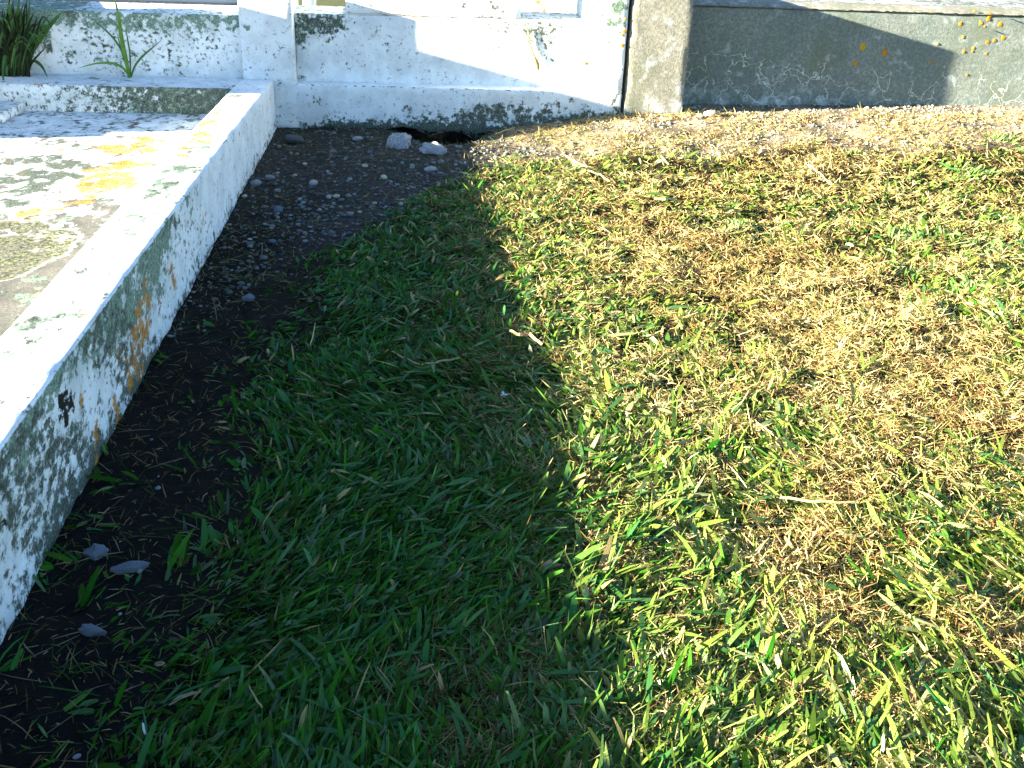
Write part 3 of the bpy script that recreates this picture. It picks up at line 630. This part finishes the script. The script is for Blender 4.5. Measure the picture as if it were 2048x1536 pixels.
TUFT = [(onground(x, y), r, s) for x, y, r, s in [(1240, 330, .30, .5), (1130, 345, .30, .6), (1030, 400, .2, .5), (1800, 465, .22, .9), (1900, 480, .22, .7), (1480, 440, .16, .6), (1925, 345, .35, .7), (2010, 300, .3, .5), (1850, 555, .2, .8), (1990, 560, .2, .8), (1290, 300, .2, .5), (1660, 400, .15, .3), (1560, 270, .12, .3),
    (2000, 960, .14, .8), (1970, 1100, .2, .9), (1900, 1160, .15, .7), (1740, 1290, .15, .7), (1560, 1290, .12, .7), (1980, 1430, .2, .8), (1800, 1440, .2, .6), (1300, 1400, .2, .7), (1420, 1460, .15, .6), (1600, 1420, .15, .5), (1690, 740, .12, .6), (1300, 650, .35, .6), (1200, 620, .3, .7), (1180, 800, .25, .6), (1250, 900, .2, .5), (1560, 1000, .10, .3), (1450, 1250, .15, .4), (1200, 1230, .2, .4)]]
STRAW = [(onground(x, y), r, s) for x, y, r, s in [(1580, 580, .5, .8), (1750, 680, .5, .8), (1850, 800, .4, .8), (1450, 540, .4, .7), (1330, 480, .4, .5), (1640, 330, .5, .6), (1950, 830, .3, .7), (1620, 1100, .19, 1), (1560, 1130, .15, 1), (1660, 1250, .15, 1), (2020, 1290, .14, 1), (1380, 1090, .10, .7), (1850, 1400, .08, .7), (1450, 1370, .07, .7), (1700, 1400, .1, .6), (900, 1390, .12, .8), (960, 1450, .13, .8), (1150, 1230, .08, .7), (1060, 1290, .1, .5), (820, 1360, .1, .6), (1700, 950, .2, .5), (1900, 940, .15, .5), (1340, 1200, .1, .6), (1240, 960, .12, .6), (1300, 1120, .12, .7), (1180, 880, .07, .4), (1400, 960, .12, .5), (1330, 780, .15, .4)]]
def field(X, Y, L):
    o = np.zeros(len(X))
    for c, r, s in L: o = np.maximum(o, s * sm(1.2, .3, np.hypot(X - c[0], (Y - c[1])) / r))
    return o
def green_amount(X, Y):
    shade = sm(-.62, -.18, X + (fbm(X, Y, 3) - .5) * .35) * sm(.95, .33, X + (fbm(X + 9, Y, 4) - .5) * .5)
    g = .36 + .64 * shade + .30 * sm(2.6, 1.3, Y) * sm(.2, .5, X) + .40 * (fbm(X, Y + 20, 5, 3) - .5)
    g = np.maximum(g, field(X, Y, TUFT)) - .8 * field(X, Y, STRAW) * (1 - .5 * field(X, Y, TUFT))
    g = g * (.04 + .96 * sm(-.58, -.08, X + (fbm(X, Y, 2.5) - .5) * .35))
    return np.clip(g, .015, 1) * (1 - bare_mask(X, Y))
def lod(Y): return .62 + .30 * Y
def flow(X, Y): return 1.2 + 6.5 * (fbm(X, Y, 1.7, 2) - .5) + 2.5 * (fbm(X + 30, Y, .6, 1) - .5)

# broad green blades, growing in tufts that lean together
X, Y = scatter(64000); ga = green_amount(X, Y); keep = rng.random(len(X)) < ga * .80; X, Y = X[keep], Y[keep]
m = rng.integers(4, 10, len(X)); I = np.repeat(np.arange(len(X)), m); n = len(I)
tL = rng.lognormal(0, .22, len(X))[I]; ty = (flow(X, Y) + rng.normal(0, .45, len(X)))[I]; th = rng.random(len(X))[I]; te = rng.normal(0, .14, len(X))[I]
sp = .013 * lod(Y[I]) ** .6; X, Y = X[I] + rng.normal(0, 1, n) * sp, Y[I] + rng.normal(0, 1, n) * sp; X = np.maximum(X, -.762)
z = ground_z(X, Y); near_ = sm(3.5, 1.5, Y)
L = np.clip(rng.lognormal(math.log(.037), .38, n) * tL * (.82 + .28 * near_), .014, .12)
W = np.clip(rng.lognormal(math.log(.0078), .36, n) * np.where(rng.random(n) < .35, .36, 1), .0018, .0135) * lod(Y) ** .45
yaw = ty + rng.normal(0, .46, n); el = np.clip(rng.normal(.40, .24, n) + te, .02, 1.2)
h = np.clip(th * .5 + rng.random(n) * .5, 0, 1)[:, None] ** 1.9; k2 = rng.random((n, 1)); dry_ = (rng.random((n, 1)) < .03 + .08 * sm(.1, .6, X)[:, None])
c0 = np.array([.002, .022, .0015]) * (1 - h) + np.array([.026, .260, .010]) * h; c0 = c0 * (1 - .5 * (k2 > .78)) + np.array([.035, .19, .075]) * .5 * (k2 > .78)
yl = np.clip((.12 + .88 * sm(.05, .75, X)[:, None]) * rng.random((n, 1)), 0, .85); c0 = c0 * (1 - yl) + np.array([.26, .35, .06]) * yl  # yellower past the kerb's shadow edge: drier grass plus sunlight put into the colour
c1 = c0 * .75 + np.array([.26, .26, .07]) * .25 * (.15 + 1.2 * yl); c1 = np.where(dry_, np.array([.40, .31, .14]), c1); c0 = np.where(dry_ & (k2 > .5), np.array([.34, .26, .11]), c0)
tipw = np.where(rng.random(n) < .40, .42, .05)
print('green blades', n)
tag(blades('green_grass', np.stack([X, Y, z - .003], -1), L, W, yaw, el, rng.uniform(.05, .42, n), rng.normal(0, .6, n), c0, c1, M_GRASS, tipw, np.where(rng.random(n) < .22, rng.uniform(.3, .75, n), .05)), 'broad green blades of mown lawn grass over the ground', 'grass', None, 'stuff')

# long lying blades, a few per patch
X, Y = scatter(9000); ga = green_amount(X, Y); keep = rng.random(len(X)) < ga * .55 * sm(-.35, 0, X); X, Y = X[keep], Y[keep]; n = len(X)
L = rng.uniform(.05, .105, n); W = rng.uniform(.006, .0115, n) * lod(Y) ** .5; h = rng.random((n, 1)); pale = sm(.4, .8, X)[:, None] * (rng.random((n, 1)) < .55)
c0 = np.array([.022, .10, .014]) * (1 - h) + np.array([.05, .15, .055]) * h; c0 = c0 * (1 - pale * .7) + np.array([.42, .42, .20]) * pale * .7
tag(blades('long_grass', np.stack([X, Y, ground_z(X, Y) + rng.uniform(.006, .022, n)], -1), L, W, flow(X, Y) + rng.normal(0, 1.3, n), np.clip(rng.normal(.16, .14, n), -.05, .36), rng.uniform(.05, .3, n), rng.normal(0, .45, n), c0, c0 * .85 + np.array([.03, .04, .012]), M_GRASS, np.where(rng.random(n) < .4, .4, .05)), 'long flattened grass blades lying across the lawn', 'grass', None, 'stuff')

# dry thatch
X, Y = scatter(720000); b = bare_mask(X, Y); ks = kerb_strip(X, Y)
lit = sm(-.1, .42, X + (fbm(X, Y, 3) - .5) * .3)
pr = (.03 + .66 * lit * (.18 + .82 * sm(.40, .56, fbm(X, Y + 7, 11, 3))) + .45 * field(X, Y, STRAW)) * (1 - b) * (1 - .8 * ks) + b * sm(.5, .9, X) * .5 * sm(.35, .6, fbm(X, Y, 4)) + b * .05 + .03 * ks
keep = rng.random(len(X)) < np.clip(pr, 0, 1) * .78; X, Y = X[keep], Y[keep]; n = len(X)
L = np.clip(rng.lognormal(math.log(.024), .4, n), .008, .07) * (.85 + .08 * Y); W = rng.uniform(.0011, .0026, n) * lod(Y) ** .72
z = ground_z(X, Y) + rng.random(n) ** 1.5 * .017 * (1 - .6 * bare_mask(X, Y)); h = rng.random((n, 1)); br = rng.random((n, 1)) < .22; gr = (rng.random((n, 1)) < .30)
c0 = np.array([.40, .29, .10]) * (1 - h) + np.array([.66, .55, .28]) * h; pt = sm(.42, .66, fbm(X + 3, Y, 3.2, 3))[:, None] * rng.random((n, 1)); c0 = c0 * (1 - .75 * pt) + np.array([.27, .145, .045]) * .75 * pt; c0 = np.where(br, np.array([.19, .105, .04]), c0); c0 = np.where(gr & ~br, np.array([.20, .23, .045]) + .06 * h, c0)
dim = sm(.1, .5, X)[:, None]; c0 = c0 * (.42 + .58 * dim)  # straw colour dimmed on the kerb's shadow side, shade painted in
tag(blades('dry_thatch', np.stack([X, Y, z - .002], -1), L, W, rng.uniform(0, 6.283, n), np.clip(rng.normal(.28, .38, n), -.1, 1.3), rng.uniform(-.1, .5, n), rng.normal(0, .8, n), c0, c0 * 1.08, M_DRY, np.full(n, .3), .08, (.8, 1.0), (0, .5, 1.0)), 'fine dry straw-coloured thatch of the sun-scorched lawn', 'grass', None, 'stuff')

# thin wiry grass and litter on bare soil and beside the kerb
n = 9000; X = rng.uniform(-.76, 1.6, n); Y = rng.uniform(1.0, 6.12, n); keep = rng.random(n) < (.45 * kerb_strip(X, Y) + .65 * bare_mask(X, Y) * sm(.38, .62, fbm(X, Y, 2.6))); X, Y = X[keep], Y[keep]; n = len(X)
h = rng.random((n, 1)); c0 = np.where(h < .62, np.array([.018, .060, .008]) + .02 * h, np.array([.13, .11, .05]) + .04 * h)
tag(blades('grass_litter', np.stack([X, Y, ground_z(X, Y) + rng.uniform(0, .008, n)], -1), rng.uniform(.03, .11, n), rng.uniform(.0015, .0032, n) * lod(Y) ** .6, rng.uniform(0, 6.28, n), np.clip(rng.normal(.12, .2, n), -.03, 1), rng.uniform(0, .15, n), rng.normal(0, .6, n), c0, c0 * 1.1, M_DRY, np.full(n, .3)), 'thin wiry grass and clippings on the bare shaded soil', 'grass', None, 'stuff')

# distinct taller tufts standing out of the scorched lawn
for x, y, r, nb, ln, lean, lab in [
    (1815, 478, .085, 170, .085, 1.4, 'tall silvery green grass tuft in the middle right of the sunlit lawn'),
    (1895, 478, .055, 90, .070, 1.2, 'smaller silvery grass tuft just right of the tallest tuft'),
    (1805, 548, .060, 100, .065, 1.5, 'pale grass tuft nearer the viewer than the tallest tuft'),
    (1975, 505, .080, 130, .075, 1.7, 'broad green grass tuft at the right edge of the lawn'),
    (1480, 455, .055, 90, .060, 1.0, 'low pale grass tuft alone in the scorched middle of the lawn'),
    (1470, 412, .040, 60, .050, 2.0, 'small grass tuft behind the low pale tuft in the scorched lawn'),
    (1700, 308, .050, 60, .060, .6, 'small dark green tuft near the straw strip at the grey wall'),
    (1945, 345, .12, 170, .085, .2, 'wide flattened green tuft at the upper right of the lawn'),
    (1930, 575, .050, 80, .060, 1.3, 'slim pale tuft at the right below the broad green tuft'),
    (2000, 275, .10, 110, .070, .5, 'dark green tuft in the far right corner by the grey wall')]:
    c = onground(x, y); k = nb; q = rng.random(k) ** .5 * r; a_ = rng.uniform(0, 6.283, k); bx = c[0] + q * np.cos(a_); by = c[1] + q * np.sin(a_) * .8
    h = rng.random((k, 1)); pl = rng.random((k, 1)) ** 1.5
    c0 = np.array([.04, .13, .015]) * (1 - h) + np.array([.13, .25, .05]) * h; c0 = c0 * (1 - .6 * pl) + np.array([.38, .42, .20]) * .6 * pl
    tag(blades('grass_tuft', np.stack([bx, by, ground_z(bx, by) - .004], -1), rng.lognormal(math.log(ln * .72), .25, k), rng.uniform(.006, .012, k), lean + rng.normal(0, .5, k), np.clip(rng.normal(.7, .25, k), .15, 1.3), rng.uniform(.1, .45, k), rng.normal(0, .5, k), c0, c0 * 1.15, M_GRASS, np.full(k, .08)), lab, 'grass tuft', 'taller tufts in the sunlit lawn')

# ------------------------------------------------------------------ single straws and small finds
def lift(x, y, h): p = onground(x, y); p[2] += h; return gz(x, y, p[2])
def straw_at(name, px, wid, lab, mat=M_STRAW, h=.028, cat='straw'):
    pts = [lift(x, y, h) for x, y in px]; P = []
    for i in range(len(pts) - 1):
        for k in range(4): P.append(pts[i] + (pts[i + 1] - pts[i]) * k / 4 + np.array([0, 0, .002 * math.sin(k * 1.6 + i)]))
    P.append(pts[-1]); n = len(P); wid *= .72; w = [wid * (.5 + .5 * math.sin(math.pi * (.15 + .8 * i / (n - 1)))) for i in range(n)]
    return tag(ribbon_poly(name, P, w, (0, -.3, .95), mat, None, .002), lab, cat)
straw_at('dry_straw', [(1617, 328), (1640, 346), (1662, 368)], .012, 'pale flat straw lying diagonally in the upper middle of the sunlit lawn')
straw_at('dry_straw', [(1130, 310), (1152, 324), (1175, 333)], .012, 'pale straw at the far edge of the sunlit grass, nearer the wall')
straw_at('dry_straw', [(1175, 340), (1200, 348), (1219, 362)], .012, 'pale straw bending down just below another at the lawn far edge')
straw_at('dry_straw', [(1308, 396), (1330, 397), (1353, 396)], .022, 'short whitish straw lying level in the far sunlit lawn')
straw_at('dry_straw', [(1322, 311), (1338, 328)], .020, 'short whitish straw pointing toward the grey pillar')
straw_at('dry_straw', [(1560, 994), (1640, 1002), (1718, 1003)], .007, 'long pale blade lying level across the right of the lawn', M_STRAW, .03)
straw_at('dry_straw', [(780, 700), (812, 716), (840, 728)], .0035, 'thin yellow straw slanting down in the shaded grass')
straw_at('dry_straw', [(842, 729), (880, 722), (920, 714)], .0035, 'thin yellow straw slanting up in the shaded grass beside its twin')
straw_at('dry_straw', [(620, 690), (626, 668), (630, 645)], .006, 'short upright pale straw in the shaded grass')
straw_at('dry_straw', [(525, 1415), (510, 1393), (498, 1370)], .005, 'slender pale straw low in the deep shade', M_STRAW, .03)
straw_at('dry_straw', [(990, 268), (1005, 262), (1030, 254)], .010, 'grey straw stalk leaning at the white wall foot')
straw_at('dry_leaf', [(1020, 660), (1040, 668), (1060, 666), (1085, 688)], .022, 'curled brown dry leaf at the edge of the shadow on the lawn', M_DRYLEAF, .03, 'leaf')
straw_at('feather', [(285, 1445), (287, 1458), (291, 1467)], .006, 'tiny white feather in the black shade at lower left', M_FLUFF, .012, 'feather')
def fluff(x, y, r, lab):
    p = Vector(lift(x, y, .03)); bm = bmesh.new(); R = random.Random(3)
    for k in range(26):
        d = Vector((R.gauss(0, 1), R.gauss(0, 1), abs(R.gauss(0, .8)))).normalized(); s = d.orthogonal().normalized() * r * .09; q = p + d * r * R.uniform(.6, 1.1)
        bm.faces.new([bm.verts.new(p + s), bm.verts.new(p - s), bm.verts.new(q - s * .8), bm.verts.new(q + s * .8)])
    me = bpy.data.meshes.new('flower'); bm.to_mesh(me); bm.free(); tag(link('flower', me, M_FLUFF), lab, 'flower')
fluff(1008, 790, .011, 'small white fluffy flower head in the shaded grass near the shadow edge')
# little green leaf beside the white rock
b = gy(810, 283, 6.06); lf = empty('seedling', tuple(b)); tag(lf, 'single bright green seedling leaf behind the white rock', 'seedling')
strap('leaf', [gy(808, 284, 6.06), gy(811, 276, 6.05), gy(819, 271, 6.04)], .03, M_SPROUT, lf, .1)
